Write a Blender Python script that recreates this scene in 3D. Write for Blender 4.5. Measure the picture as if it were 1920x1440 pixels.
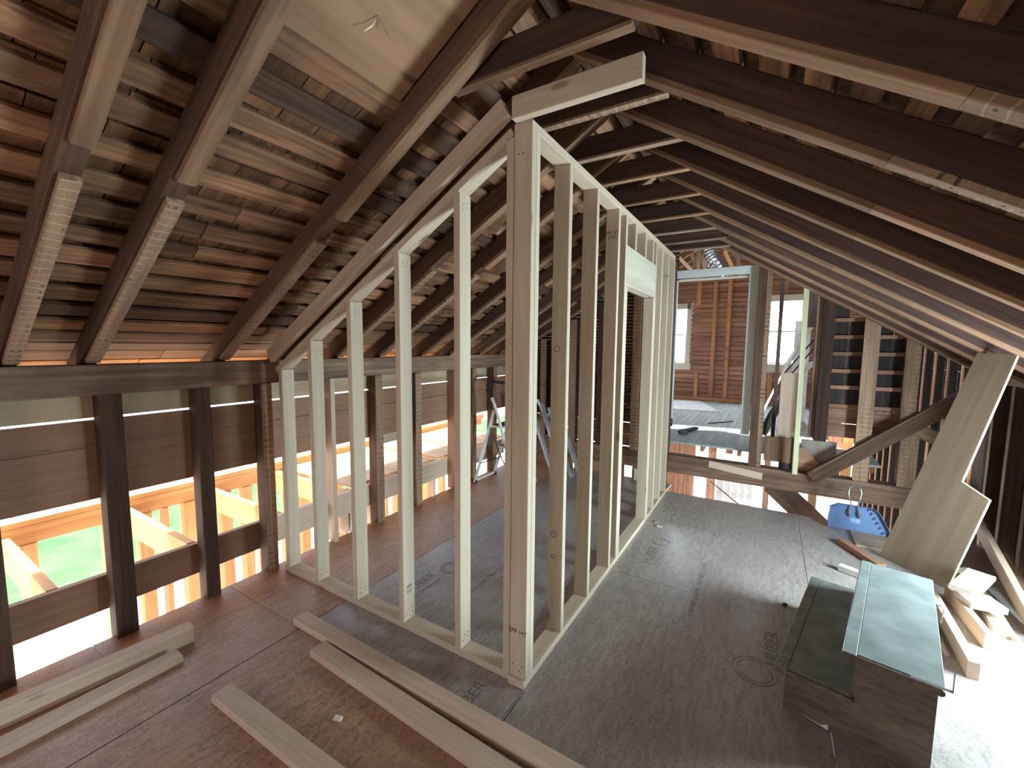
import bpy, math, random
from mathutils import Vector, Matrix
random.seed(7)
C = bpy.context.scene.collection
for o in list(bpy.data.objects): bpy.data.objects.remove(o)
PI = math.pi
S = bpy.context.scene

# ------------------------------------------------------------------ camera
cam_d = bpy.data.cameras.new('camera'); cam = bpy.data.objects.new('camera', cam_d); C.objects.link(cam)
Rw = Matrix(((0.85402081, -0.05606549, 0.51720897), (0.52015338, 0.0740012, -0.85086091), (0.00942985, 0.99568091, 0.09236122)))
cam.matrix_world = Matrix.Translation((0, 0, 1.65)) @ Rw.to_4x4()
cam_d.sensor_width = 36; cam_d.lens = 793.36 * 36 / 1920; cam_d.clip_start = .05; cam_d.clip_end = 300
S.camera = cam

# ------------------------------------------------------------------ world, sun, light through the openings
W = bpy.data.worlds.new('sky'); S.world = W; W.use_nodes = True
nt = W.node_tree; bg = nt.nodes['Background']
sky = nt.nodes.new('ShaderNodeTexSky'); sky.sky_type = 'NISHITA'; sky.sun_disc = False
sky.sun_elevation = math.radians(55); sky.sun_rotation = math.radians(180); sky.altitude = 50
sky.air_density = 1.0; sky.dust_density = 3.0; sky.ozone_density = 1.0
mixc = nt.nodes.new('ShaderNodeMixRGB'); mixc.inputs[0].default_value = .75; mixc.inputs[2].default_value = (.17, .18, .19, 1)
skm = nt.nodes.new('ShaderNodeVectorMath'); skm.operation = 'SCALE'; skm.inputs['Scale'].default_value = .12
nt.links.new(sky.outputs[0], skm.inputs[0]); nt.links.new(skm.outputs[0], mixc.inputs[1])
nt.links.new(mixc.outputs[0], bg.inputs[0]); bg.inputs[1].default_value = 10.0

sun = bpy.data.lights.new('sun', 'SUN'); sun.energy = 14; sun.angle = math.radians(3); sun.color = (1, .96, .9)
so = bpy.data.objects.new('sun', sun); C.objects.link(so); so.rotation_euler = Vector((.10, .35, -.93)).to_track_quat('-Z', 'Y').to_euler()

def area(name, loc, direction, sx, sy, power, col):
    d = bpy.data.lights.new(name, 'AREA'); d.shape = 'RECTANGLE'; d.size = sx; d.size_y = sy; d.energy = power; d.color = col
    o = bpy.data.objects.new(name, d); C.objects.link(o); o.location = loc
    o.rotation_euler = Vector(direction).to_track_quat('-Z', 'Y').to_euler(); return o
# daylight entering at the window opening of the right knee wall, and at the far gable windows; the rear light is an added fill behind the camera
area('daylight_right_opening', (1.80, 3.04, .78), (-1, -.10, -.04), .85, .56, 155, (.68, .89, 1.0))
area('rear_fill', (-.9, -2.55, 1.35), (-.15, 1, .02), 1.8, 1.3, 10, (1.0, .84, .68))
area('daylight_gable_window', (.15, 9.75, 1.9), (-.1, -1, -.1), .8, 1.3, 230, (.74, .88, 1.0))
area('daylight_gable_window_second', (-1.7, 9.75, 1.9), (.1, -1, -.1), .7, 1.3, 140, (.74, .88, 1.0))

vs = S.view_settings; vs.view_transform = 'Standard'; vs.look = 'None'; vs.exposure = 0.08; vs.gamma = 1.0; vs.use_curve_mapping = False

# ------------------------------------------------------------------ materials
def newmat(name):
    m = bpy.data.materials.new(name); m.use_nodes = True; t = m.node_tree
    b = t.nodes['Principled BSDF']; return m, t, b
def N(t, k, **kw):
    n = t.nodes.new(k)
    for a, v in kw.items(): setattr(n, a, v)
    return n
def ramp(t, src, stops):
    r = N(t, 'ShaderNodeValToRGB'); e = r.color_ramp.elements
    while len(e) < len(stops): e.new(.5)
    for i, (p, c) in enumerate(stops):
        e[i].position = p; e[i].color = (*c, 1) if len(c) == 3 else c
    t.links.new(src, r.inputs[0]); return r
def mathn(t, op, a, b=None, c=None):
    n = N(t, 'ShaderNodeMath', operation=op)
    for i, v in enumerate((a, b, c)):
        if v is None: continue
        if isinstance(v, (int, float)): n.inputs[i].default_value = v
        else: t.links.new(v, n.inputs[i])
    return n.outputs[0]
def mix(t, fac, a, b, mode='MIX'):
    n = N(t, 'ShaderNodeMixRGB', blend_type=mode)
    for i, v in enumerate((fac, a, b)):
        if isinstance(v, (int, float)): n.inputs[i].default_value = v
        elif isinstance(v, tuple): n.inputs[i].default_value = (*v, 1)
        else: t.links.new(v, n.inputs[i])
    return n.outputs[0]

def wood(name, dark, light, grain=1.0, rough=.75, var=.18, knots=0.0, knotcol=(.10, .05, .03), lath=False, stain=0.0, stain_col=(.03, .02, .02), bump=.25, hue=0.0, fleck=False):
    m, t, b = newmat(name)
    tc = N(t, 'ShaderNodeTexCoord'); oi = N(t, 'ShaderNodeObjectInfo')
    off = N(t, 'ShaderNodeVectorMath', operation='SCALE'); off.inputs[0].default_value = (37, 19, 53); t.links.new(oi.outputs['Random'], off.inputs['Scale'])
    add = N(t, 'ShaderNodeVectorMath', operation='ADD'); t.links.new(tc.outputs['Object'], add.inputs[0]); t.links.new(off.outputs[0], add.inputs[1])
    def noise(sc, vec, detail=4, dist=0.0, ns=1.0):
        mp = N(t, 'ShaderNodeMapping'); mp.inputs['Scale'].default_value = sc; t.links.new(vec, mp.inputs[0])
        n = N(t, 'ShaderNodeTexNoise'); n.inputs['Scale'].default_value = ns; n.inputs['Detail'].default_value = detail; n.inputs['Distortion'].default_value = dist
        t.links.new(mp.outputs[0], n.inputs[0]); return n
    g1 = noise((1.6 * grain, 45 * grain, 45 * grain), add.outputs[0], 5, .6)
    g2 = noise((.7, 9, 9), add.outputs[0], 3, .8)
    s = mathn(t, 'ADD', mathn(t, 'MULTIPLY', g1.outputs[0], .6), mathn(t, 'MULTIPLY', g2.outputs[0], .4))
    r = ramp(t, s, [(.36, dark), (.64, light)])
    col = r.outputs[0]
    if knots > 0:
        mp = N(t, 'ShaderNodeMapping'); mp.inputs['Scale'].default_value = (2.2, 7, 7); t.links.new(add.outputs[0], mp.inputs[0])
        v = N(t, 'ShaderNodeTexVoronoi'); v.inputs['Scale'].default_value = 1.0; t.links.new(mp.outputs[0], v.inputs[0])
        k = ramp(t, v.outputs['Distance'], [(0.0, (1, 1, 1)), (.06 + .05 * knots, (.75, .75, .75)), (.10 + .06 * knots, (0, 0, 0))])
        sel = mathn(t, 'GREATER_THAN', N_sep(t, v.outputs['Color']), .45)
        col = mix(t, mathn(t, 'MULTIPLY', mathn(t, 'MULTIPLY', k.outputs[0], sel), .8), col, knotcol)
    if stain > 0:
        n3 = noise((2.2, 6, 6), add.outputs[0], 6, .5)
        f = ramp(t, n3.outputs[0], [(.42, (0, 0, 0)), (.68, (1, 1, 1))])
        col = mix(t, mathn(t, 'MULTIPLY', f.outputs[0], stain), col, stain_col)
    if lath:
        sx = N(t, 'ShaderNodeSeparateXYZ'); t.links.new(add.outputs[0], sx.inputs[0])
        wob = noise((9, 9, 9), add.outputs[0], 2)
        xx = mathn(t, 'ADD', mathn(t, 'MULTIPLY', sx.outputs[0], 23.0), mathn(t, 'MULTIPLY', wob.outputs[0], .9))
        fr = mathn(t, 'FRACT', xx)
        line = mathn(t, 'LESS_THAN', mathn(t, 'ABSOLUTE', mathn(t, 'SUBTRACT', fr, .5)), .07)
        thr = mathn(t, 'GREATER_THAN', g2.outputs[0], .46)
        col = mix(t, mathn(t, 'MULTIPLY', mathn(t, 'MULTIPLY', line, thr), .22), col, tuple(min(1, c * 2.2 + .08) for c in light))
        # nail holes
        fy = mathn(t, 'ABSOLUTE', mathn(t, 'SUBTRACT', mathn(t, 'FRACT', mathn(t, 'MULTIPLY', mathn(t, 'ADD', sx.outputs[1], mathn(t, 'MULTIPLY', wob.outputs[0], .012)), 40.0)), .5))
        fx = mathn(t, 'ABSOLUTE', mathn(t, 'SUBTRACT', mathn(t, 'FRACT', mathn(t, 'ADD', xx, .5)), .5))
        d = mathn(t, 'SQRT', mathn(t, 'ADD', mathn(t, 'MULTIPLY', fx, fx), mathn(t, 'MULTIPLY', fy, mathn(t, 'MULTIPLY', fy, .35))))
        col = mix(t, mathn(t, 'MULTIPLY', mathn(t, 'MULTIPLY', mathn(t, 'LESS_THAN', d, .13), mathn(t, 'GREATER_THAN', wob.outputs[0], .56)), .75), col, (.012, .008, .006))
    if fleck:
        mp = N(t, 'ShaderNodeMapping'); mp.inputs['Scale'].default_value = (16, 50, 50); mp.inputs['Rotation'].default_value = (0, 0, .5); t.links.new(add.outputs[0], mp.inputs[0])
        v = N(t, 'ShaderNodeTexVoronoi'); v.inputs['Scale'].default_value = 1.0; v.inputs['Randomness'].default_value = 1; t.links.new(mp.outputs[0], v.inputs[0])
        hv = N_sep(t, v.outputs['Color'])
        col = mix(t, .35, col, mix(t, hv, dark, light))
    br = mathn(t, 'ADD', 1 - var, mathn(t, 'MULTIPLY', oi.outputs['Random'], 2 * var))
    col = mix(t, 1.0, col, N_comb(t, br), 'MULTIPLY')
    t.links.new(col, b.inputs['Base Color']); b.inputs['Roughness'].default_value = rough
    b.inputs['Specular IOR Level'].default_value = .3
    if bump > 0:
        bp = N(t, 'ShaderNodeBump'); bp.inputs['Strength'].default_value = bump; bp.inputs['Distance'].default_value = .004
        t.links.new(g1.outputs[0], bp.inputs['Height']); t.links.new(bp.outputs[0], b.inputs['Normal'])
    return m
def N_sep(t, src):
    s = N(t, 'ShaderNodeSeparateColor'); t.links.new(src, s.inputs[0]); return s.outputs[0]
def N_comb(t, v):
    s = N(t, 'ShaderNodeCombineColor')
    for i in range(3): t.links.new(v, s.inputs[i])
    return s.outputs[0]

def plain(name, col, rough=.6, metal=0, noise=.0, nscale=8, col2=None, bump=0):
    m, t, b = newmat(name); b.inputs['Roughness'].default_value = rough; b.inputs['Metallic'].default_value = metal
    tc = N(t, 'ShaderNodeTexCoord'); n = N(t, 'ShaderNodeTexNoise'); n.inputs['Scale'].default_value = nscale; n.inputs['Detail'].default_value = 6
    t.links.new(tc.outputs['Object'], n.inputs[0])
    c2 = col2 or tuple(c * .75 for c in col)
    r = ramp(t, n.outputs[0], [(.35, c2), (.65, col)]); t.links.new(r.outputs[0], b.inputs['Base Color'])
    if bump:
        bp = N(t, 'ShaderNodeBump'); bp.inputs['Strength'].default_value = bump; bp.inputs['Distance'].default_value = .003
        t.links.new(n.outputs[0], bp.inputs['Height']); t.links.new(bp.outputs[0], b.inputs['Normal'])
    return m

M = {}
M['new'] = wood('new_spruce', (.56, .45, .32), (.69, .57, .425), knots=.35, var=.06, rough=.6, bump=.12, knotcol=(.16, .09, .05))
M['newboard'] = wood('new_spruce_board', (.54, .39, .28), (.68, .52, .39), knots=.22, var=.08, rough=.6, bump=.12, knotcol=(.15, .08, .05))
M['old'] = wood('old_dark_timber', (.035, .018, .012), (.095, .048, .030), var=.3, stain=.4, bump=.5)
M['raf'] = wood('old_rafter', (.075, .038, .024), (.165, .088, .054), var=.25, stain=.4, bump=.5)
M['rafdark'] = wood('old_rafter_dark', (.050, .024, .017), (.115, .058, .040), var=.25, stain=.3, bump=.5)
M['oldlath'] = wood('old_timber_with_lath_marks', (.24, .145, .09), (.42, .27, .17), var=.15, lath=True, stain=.25, bump=.5)
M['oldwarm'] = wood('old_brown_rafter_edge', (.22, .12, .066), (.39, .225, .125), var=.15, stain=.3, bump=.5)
M['beam'] = wood('weathered_eave_beam', (.19, .115, .075), (.46, .30, .20), grain=.8, var=.1, stain=.5, bump=.8)
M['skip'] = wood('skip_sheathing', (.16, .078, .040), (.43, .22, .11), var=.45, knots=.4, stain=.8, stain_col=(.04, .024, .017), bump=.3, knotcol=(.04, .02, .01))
M['skipdark'] = wood('skip_sheathing_dark', (.07, .036, .022), (.17, .09, .052), var=.35, knots=.3, stain=.5, bump=.3)  # darker skip boards, mixed in at random
M['shingle'] = wood('cedar_shingle_back', (.10, .045, .020), (.25, .115, .05), var=.45, stain=.3, bump=.5)
M['orange'] = wood('fir_plank', (.28, .145, .085), (.38, .205, .125), knots=.2, var=.06, rough=.6, bump=.15)
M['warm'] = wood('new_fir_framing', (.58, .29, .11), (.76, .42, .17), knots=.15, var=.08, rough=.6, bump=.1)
M['ply'] = wood('plywood', (.42, .26, .13), (.66, .45, .26), grain=.35, var=.05, knots=.25, rough=.6, bump=.08)
M['plypatch'] = wood('ceiling_plywood', (.28, .15, .08), (.50, .30, .17), grain=.2, var=.02, knots=.5, rough=.6, bump=.08, stain=.2, stain_col=(.2, .1, .06))
M['plypale'] = wood('pale_plywood', (.46, .40, .30), (.66, .60, .47), grain=.3, var=.03, knots=.3, rough=.6, bump=.08)
M['plystrip'] = wood('tan_plywood', (.42, .30, .18), (.58, .44, .28), grain=.3, var=.03, knots=.5, rough=.6, bump=.08)
M['plypanel'] = wood('luan_plywood', (.33, .245, .17), (.45, .35, .25), grain=.25, var=.02, rough=.5, bump=.05)
M['plyedge'] = wood('plywood_edge', (.6, .58, .34), (.8, .78, .5), var=.02, bump=0)
def osb(name, c0, c1, c2, rough):
    m, t, b = newmat(name); tc = N(t, 'ShaderNodeTexCoord'); oi = N(t, 'ShaderNodeObjectInfo')
    off = N(t, 'ShaderNodeVectorMath', operation='SCALE'); off.inputs[0].default_value = (11, 7, 3); t.links.new(oi.outputs['Random'], off.inputs['Scale'])
    add = N(t, 'ShaderNodeVectorMath', operation='ADD'); t.links.new(tc.outputs['Object'], add.inputs[0]); t.links.new(off.outputs[0], add.inputs[1])
    w = N(t, 'ShaderNodeTexNoise'); w.inputs['Scale'].default_value = 9; t.links.new(add.outputs[0], w.inputs[0])
    wv = N(t, 'ShaderNodeVectorMath', operation='MULTIPLY_ADD'); t.links.new(w.outputs['Color'], wv.inputs[0]); wv.inputs[1].default_value = (.05, .05, 0); t.links.new(add.outputs[0], wv.inputs[2])
    mp = N(t, 'ShaderNodeMapping'); mp.inputs['Scale'].default_value = (14, 60, 1); mp.inputs['Rotation'].default_value = (0, 0, .35); t.links.new(wv.outputs[0], mp.inputs[0])
    v = N(t, 'ShaderNodeTexVoronoi'); v.inputs['Scale'].default_value = 1; t.links.new(mp.outputs[0], v.inputs[0])
    n = N(t, 'ShaderNodeTexNoise'); n.inputs['Scale'].default_value = 90; n.inputs['Detail'].default_value = 5; t.links.new(add.outputs[0], n.inputs[0])
    big = N(t, 'ShaderNodeTexNoise'); big.inputs['Scale'].default_value = 2.2; big.inputs['Detail'].default_value = 6; t.links.new(add.outputs[0], big.inputs[0])
    f = mathn(t, 'ADD', mathn(t, 'MULTIPLY', N_sep(t, v.outputs['Color']), .20), mathn(t, 'MULTIPLY', n.outputs[0], .80))
    col = ramp(t, f, [(.30, c0), (.62, c1)]).outputs[0]
    col = mix(t, mathn(t, 'MULTIPLY', ramp(t, big.outputs[0], [(.40, (0, 0, 0)), (.65, (1, 1, 1))]).outputs[0], .40), col, c2)
    spk = N(t, 'ShaderNodeTexVoronoi'); spk.inputs['Scale'].default_value = 7; t.links.new(wv.outputs[0], spk.inputs[0])
    col = mix(t, mathn(t, 'MULTIPLY', mathn(t, 'LESS_THAN', spk.outputs['Distance'], .040), .45), col, tuple(c * .35 for c in c0))
    t.links.new(col, b.inputs['Base Color']); b.inputs['Roughness'].default_value = rough; b.inputs['Specular IOR Level'].default_value = .8
    bp = N(t, 'ShaderNodeBump'); bp.inputs['Strength'].default_value = .15; bp.inputs['Distance'].default_value = .002; t.links.new(f, bp.inputs['Height']); t.links.new(bp.outputs[0], b.inputs['Normal'])
    return m
M['osb'] = osb('osb_subfloor', (.22, .185, .165), (.42, .365, .335), (.36, .31, .285), .36)
M['osbbrown'] = osb('osb_subfloor_brown', (.23, .115, .068), (.50, .275, .165), (.36, .19, .11), .45)
M['grey'] = wood('grey_painted_trim', (.66, .69, .67), (.78, .80, .78), var=.03, bump=.1)
M['cream'] = wood('cream_painted_trim', (.66, .64, .52), (.74, .72, .60), var=.03, bump=.05)
M['whiteboard'] = wood('whitewashed_board', (.62, .56, .48), (.80, .74, .66), var=.05, stain=.2, stain_col=(.35, .27, .22), bump=.1)
M['gableplank'] = wood('red_brown_sheathing', (.27, .13, .085), (.52, .29, .19), var=.2, stain=.3, bump=.4)
M['farstud'] = wood('orange_old_stud', (.36, .17, .08), (.58, .30, .15), var=.15, lath=True, bump=.3)
M['platform'] = wood('painted_floorboards', (.34, .38, .38), (.50, .54, .53), var=.05, stain=.25, stain_col=(.14, .12, .10), bump=.3)
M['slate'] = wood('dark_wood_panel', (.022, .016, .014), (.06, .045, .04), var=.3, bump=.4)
M['lathstrip'] = wood('lath_strip', (.045, .020, .014), (.105, .048, .032), var=.2, bump=.4)
M['plaster'] = plain('plaster_key', (.45, .40, .35), .9)
M['vinyl'] = plain('stair_lino', (.30, .33, .31), .42, 0, 0, 7, (.19, .22, .20))
M['vinyldark'] = plain('stair_lino_worn', (.24, .26, .235), .45, 0, 0, 9, (.13, .145, .125))
M['stairwood'] = wood('old_stair_wood', (.11, .078, .055), (.22, .165, .12), var=.05, stain=.3, bump=.4)
M['metal'] = plain('strip_metal', (.45, .46, .46), .35, .8)
M['alu'] = plain('aluminium', (.62, .63, .66), .38, .6)
M['whitepaint'] = plain('white_enamel', (.78, .78, .80), .35)
M['blackrubber'] = plain('black_rubber', (.015, .015, .017), .5)
M['blue'] = plain('blue_plastic', (.13, .225, .42), .4, 0, 0, 5, (.11, .195, .37))
M['bluelabel'] = plain('pale_label', (.45, .62, .85), .5, 0, 0, 60, (.10, .25, .55))
M['glass'] = None
M['duct'] = plain('foil_duct', (.7, .72, .74), .25, .9, 0, 30, (.35, .36, .38), bump=1.0)
M['ink'] = plain('ink', (.06, .055, .07), .8)
M['inkfaint'] = plain('faint_ink', (.235, .20, .19), .8)
M['concrete'] = plain('pale_concrete', (.80, .80, .78), .9, 0, 0, 1.5, (.70, .70, .68))
M['lawn'] = plain('lawn_grass', (.10, .21, .08), .9, 0, 0, 1.2, (.05, .12, .045), bump=.5)
M['siding'] = plain('white_siding', (.85, .86, .86), .6)
M['drywall'] = plain('white_sheet', (.86, .86, .85), .6)
M['carpaint'] = plain('silver_blue_paint', (.40, .52, .62), .25, .4)
M['carglass'] = plain('car_glass', (.03, .04, .05), .1)
M['dust'] = plain('sawdust', (.55, .47, .38), .9)
M['pipe'] = plain('black_pipe', (.02, .02, .022), .35)
def glassmat():
    m, t, b = newmat('window_glass'); b.inputs['Base Color'].default_value = (1, 1, 1, 1); b.inputs['Roughness'].default_value = .02
    b.inputs['Transmission Weight'].default_value = 1.0; b.inputs['IOR'].default_value = 1.1; return m
M['glass'] = glassmat()

# ------------------------------------------------------------------ mesh helpers
_cache = {}
def boxmesh(l, w, h, ch, mat):
    key = (round(l, 3), round(w, 3), round(h, 3), ch, mat)
    if key in _cache: return _cache[key]
    x, y, z = l / 2, w / 2, h / 2
    if ch <= 0:
        v = [(sx * x, sy * y, sz * z) for sx in (-1, 1) for sy in (-1, 1) for sz in (-1, 1)]
        f = [(0, 1, 3, 2), (4, 6, 7, 5), (0, 4, 5, 1), (2, 3, 7, 6), (0, 2, 6, 4), (1, 5, 7, 3)]
    else:
        c = ch
        prof = [(-y + c, -z), (y - c, -z), (y, -z + c), (y, z - c), (y - c, z), (-y + c, z), (-y, z - c), (-y, -z + c)]
        v = [(-x, a, b) for a, b in prof] + [(x, a, b) for a, b in prof]
        f = [tuple(range(8))[::-1][::1], tuple(range(8, 16))] + [(i, (i + 1) % 8, (i + 1) % 8 + 8, i + 8) for i in range(8)]
    me = bpy.data.meshes.new('board'); me.from_pydata(v, [], f); me.update()
    me.materials.append(M[mat]); _cache[key] = me; return me

def link(o, parent=None):
    C.objects.link(o)
    if parent is not None:
        o.parent = parent; o.matrix_parent_inverse = parent.matrix_basis.inverted()
    return o
def plank(name, p0, p1, w, h, mat, parent=None, up=(0, 0, 1), ch=.002):
    """board running p0 -> p1, w across, h along 'up'"""
    p0, p1 = Vector(p0), Vector(p1); d = p1 - p0; X = d.normalized(); u = Vector(up)
    Y = u.cross(X)
    if Y.length < 1e-4: Y = Vector((0, 1, 0)).cross(X)
    Y.normalize(); Z = X.cross(Y)
    o = bpy.data.objects.new(name, boxmesh(d.length, w, h, ch, mat))
    m = Matrix((X, Y, Z)).transposed().to_4x4(); m.translation = (p0 + p1) / 2
    link(o, parent)
    o.matrix_basis = m
    return o
def box(name, x0, x1, y0, y1, z0, z1, mat, parent=None, ch=.002):
    dx, dy, dz = x1 - x0, y1 - y0, z1 - z0; cx, cy, cz = (x0 + x1) / 2, (y0 + y1) / 2, (z0 + z1) / 2
    if dz >= dx and dz >= dy: return plank(name, (cx, cy, z0), (cx, cy, z1), dy, dx, mat, parent, (1, 0, 0), ch)
    if dy >= dx: return plank(name, (cx, y0, cz), (cx, y1, cz), dx, dz, mat, parent, (0, 0, 1), ch)
    return plank(name, (x0, cy, cz), (x1, cy, cz), dy, dz, mat, parent, (0, 0, 1), ch)
def meshobj(name, verts, faces, mat, parent=None, smooth=False, world=None):
    me = bpy.data.meshes.new(name); me.from_pydata(verts, [], faces); me.update()
    if isinstance(mat, str): me.materials.append(M[mat])
    if smooth:
        for p in me.polygons: p.use_smooth = True
    o = bpy.data.objects.new(name, me); link(o, parent)
    if world is not None: o.matrix_basis = world
    return o
class MB:
    def __init__(s): s.v = []; s.f = []
    def box(s, x0, x1, y0, y1, z0, z1):
        n = len(s.v); s.v += [(x, y, z) for x in (x0, x1) for y in (y0, y1) for z in (z0, z1)]
        s.f += [tuple(n + i for i in q) for q in ((0, 1, 3, 2), (4, 6, 7, 5), (0, 4, 5, 1), (2, 3, 7, 6), (0, 2, 6, 4), (1, 5, 7, 3))]
    def obox(s, p0, p1, w, h, up=(0, 0, 1)):
        p0, p1 = Vector(p0), Vector(p1); X = (p1 - p0).normalized(); Y = Vector(up).cross(X).normalized(); Z = X.cross(Y)
        n = len(s.v)
        for p in (p0, p1):
            for a in (-1, 1):
                for b in (-1, 1): s.v.append(tuple(p + Y * a * w / 2 + Z * b * h / 2))
        s.f += [tuple(n + i for i in q) for q in ((0, 1, 3, 2), (4, 6, 7, 5), (0, 4, 5, 1), (2, 3, 7, 6), (0, 2, 6, 4), (1, 5, 7, 3))]
    def tube(s, pts, r, seg=10, closed=False):
        pts = [Vector(p) for p in pts]; n0 = len(s.v); k = len(pts)
        for i, p in enumerate(pts):
            a = pts[(i - 1) % k] if (closed or i > 0) else p; b = pts[(i + 1) % k] if (closed or i < k - 1) else p
            T = (b - a).normalized(); U = T.cross(Vector((.13, .27, .95)));
            if U.length < .05: U = T.cross(Vector((1, 0, 0)))
            U.normalize(); V = T.cross(U); rr = r[i] if isinstance(r, (list, tuple)) else r
            for j in range(seg):
                t_ = 2 * PI * j / seg; s.v.append(tuple(p + (U * math.cos(t_) + V * math.sin(t_)) * rr))
        rng = k if closed else k - 1
        for i in range(rng):
            for j in range(seg):
                a = n0 + i * seg + j; b = n0 + i * seg + (j + 1) % seg; c = n0 + ((i + 1) % k) * seg + (j + 1) % seg; d = n0 + ((i + 1) % k) * seg + j
                s.f.append((a, b, c, d))
        if not closed:
            s.f.append(tuple(n0 + j for j in range(seg))[::-1]); s.f.append(tuple(n0 + (k - 1) * seg + j for j in range(seg)))
    def prism(s, poly, n, th):
        n = Vector(n).normalized() * th; k = len(poly); n0 = len(s.v)
        s.v += [tuple(Vector(p)) for p in poly] + [tuple(Vector(p) + n) for p in poly]
        s.f.append(tuple(n0 + i for i in range(k))); s.f.append(tuple(n0 + k + i for i in range(k))[::-1])
        for i in range(k): j = (i + 1) % k; s.f.append((n0 + i, n0 + i + k, n0 + j + k, n0 + j))
    def build(s, name, mat, parent=None, smooth=False): return meshobj(name, s.v, s.f, mat, parent, smooth)
def empty(name, loc=(0, 0, 0), rz=0):
    o = bpy.data.objects.new(name, None); C.objects.link(o); o.location = loc; o.rotation_euler = (0, 0, rz); o.empty_display_size = .1; return o
def tag(o, label=None, cat=None, group=None, kind=None):
    if label: o['label'] = label
    if cat: o['category'] = cat
    if group: o['group'] = group
    if kind: o['kind'] = kind
    return o
def struct(name, label, cat):
    o = empty(name); return tag(o, label, cat, kind='structure')
def stamp(name, txt, size, mat_world, parent, mat='ink', sx=1.0):
    cu = bpy.data.curves.new(name, 'FONT'); cu.body = txt; cu.size = size; cu.align_x = 'CENTER'; cu.align_y = 'CENTER'; cu.extrude = .0003
    cu.materials.append(M[mat]); tmp = bpy.data.objects.new(name, cu); C.objects.link(tmp)
    dg = bpy.context.evaluated_depsgraph_get(); me = bpy.data.meshes.new_from_object(tmp.evaluated_get(dg))
    bpy.data.objects.remove(tmp); o = bpy.data.objects.new(name, me); link(o, parent)
    o.matrix_basis = mat_world @ Matrix.Diagonal((sx, 1, 1, 1)); return o
def basis(X, Y, loc):
    X = Vector(X).normalized(); Y = Vector(Y).normalized(); Z = X.cross(Y); m = Matrix((X, Y, Z)).transposed().to_4x4(); m.translation = loc; return m

# ------------------------------------------------------------------ FLOOR
floor = struct('floor', 'attic subfloor of brown and grey oriented strand boards with stamped markings', 'floor')
YF = 4.95; XL, XR = -3.02, 1.60
def panel(x0, x1, y0, y1, mat):
    g = .0018; return plank('floor_panel', (( x0 + x1) / 2, y0 + g, -.0115), ((x0 + x1) / 2, y1 - g, -.0115), x1 - x0 - 2 * g, .023, mat, floor, ch=.0012)
for x0, x1, cuts, mats in ((-3.06, -2.24, [-2.7, .665, 1.345, 3.78, 5.24], ['osbbrown'] * 4), (-2.24, -.93, [-2.7, .30, 1.36, 3.30, 5.24], ['osbbrown', 'osbbrown', 'osb', 'osb']),
                           (-.93, .315, [-2.7, .50, 2.94, YF], ['osb'] * 3), (.315, 1.60, [-2.7, 1.7, 4.14, YF], ['osb'] * 3)):
    for i in range(len(cuts) - 1): panel(x0, x1, cuts[i], cuts[i + 1], mats[i])
for i in range(12):   # joists carrying the subfloor, ends visible from below only
    box('floor_joist', -3.0, 1.6, -2.6 + i * .66, -2.56 + i * .66, -.21, -.025, 'oldwarm', floor, 0)
# stamped markings on the panels
stamp('stamp_letters', 'HUBER', .09, basis((0, 1, 0), (-1, 0, 0), (-1.98, 2.06, .0006)), floor, 'inkfaint')
stamp('stamp_letters', 'HUBER', .085, basis((0, 1, 0), (-1, 0, 0), (-1.11, 1.45, .0006)), floor, 'inkfaint')
stamp('stamp_letters', 'HUBER', .10, basis((0, 1, 0), (-1, 0, 0), (.10, 2.62, .0006)), floor, 'inkfaint')
stamp('stamp_letters', 'HUBER', .10, basis((0, 1, 0), (-1, 0, 0), (-.72, 3.33, .0006)), floor, 'inkfaint')
stamp('stamp_letters', 'SIZED FOR SPACING', .035, basis((0, 1, 0), (-1, 0, 0), (-1.90, 2.02, .0006)), floor, 'inkfaint')
stamp('stamp_letters', 'THIS SIDE DOWN   THIS SIDE DOWN', .045, basis((0, 1, 0), (-1, 0, 0), (-.33, 3.05, .0006)), floor, 'inkfaint')
stamp('stamp_letters', 'SUBFLOOR  T&G  23/32', .045, basis((0, 1, 0), (-1, 0, 0), (-1.62, 2.35, .0006)), floor, 'inkfaint')
for cx, cy, r in ((-1.93, 2.33, .075), (-.70, 3.60, .07), (.02, 2.38, .10)):
    mb = MB()
    for rr in (r, r * .8): mb.tube([(cx + rr * math.cos(a * PI / 16), cy + rr * math.sin(a * PI / 16), .0004) for a in range(32)], .0018, 4, True)
    mb.build('stamp_ring', 'inkfaint', floor)
mb = MB()   # chalk line where the hall partition is set out
mb.box(-.915, -.911, .2, 1.64, .0003, .0009); mb.box(-2.243, -2.238, -.5, 1.6, .0003, .0007)
mb.build('chalk_line', 'ink', floor)

# ------------------------------------------------------------------ CEILING (rafters, ties, skip sheathing, shingles)
ceil = struct('ceiling', 'open gable roof of old dark rafters, collar ties, spaced boards and shingle backs', 'roof')
XRG, ZRG = -.78, 2.867; mL, mR = .589, .62
def UL(x): return ZRG + mL * (x - XRG)
def UR(x): return ZRG - mR * (x - XRG)
nL = Vector((-mL, 0, 1)).normalized(); nR = Vector((mR, 0, 1)).normalized()
dirL = Vector((1, 0, mL)).normalized(); dirR = Vector((1, 0, -mR)).normalized()
def raf_seg(name, side, xa, xb, off0, off1, y0, y1, mat, parent, ch=.003):
    """piece of rafter between x=xa..xb, from perpendicular offset off0 to off1 above the underside line"""
    U, n = (UL, nL) if side < 0 else (UR, nR); o = (off0 + off1) / 2; yc = (y0 + y1) / 2
    p0 = Vector((xa, yc, U(xa))) + n * o; p1 = Vector((xb, yc, U(xb))) + n * o
    return plank(name, p0, p1, y1 - y0, off1 - off0, mat, parent, n, ch)
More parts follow.
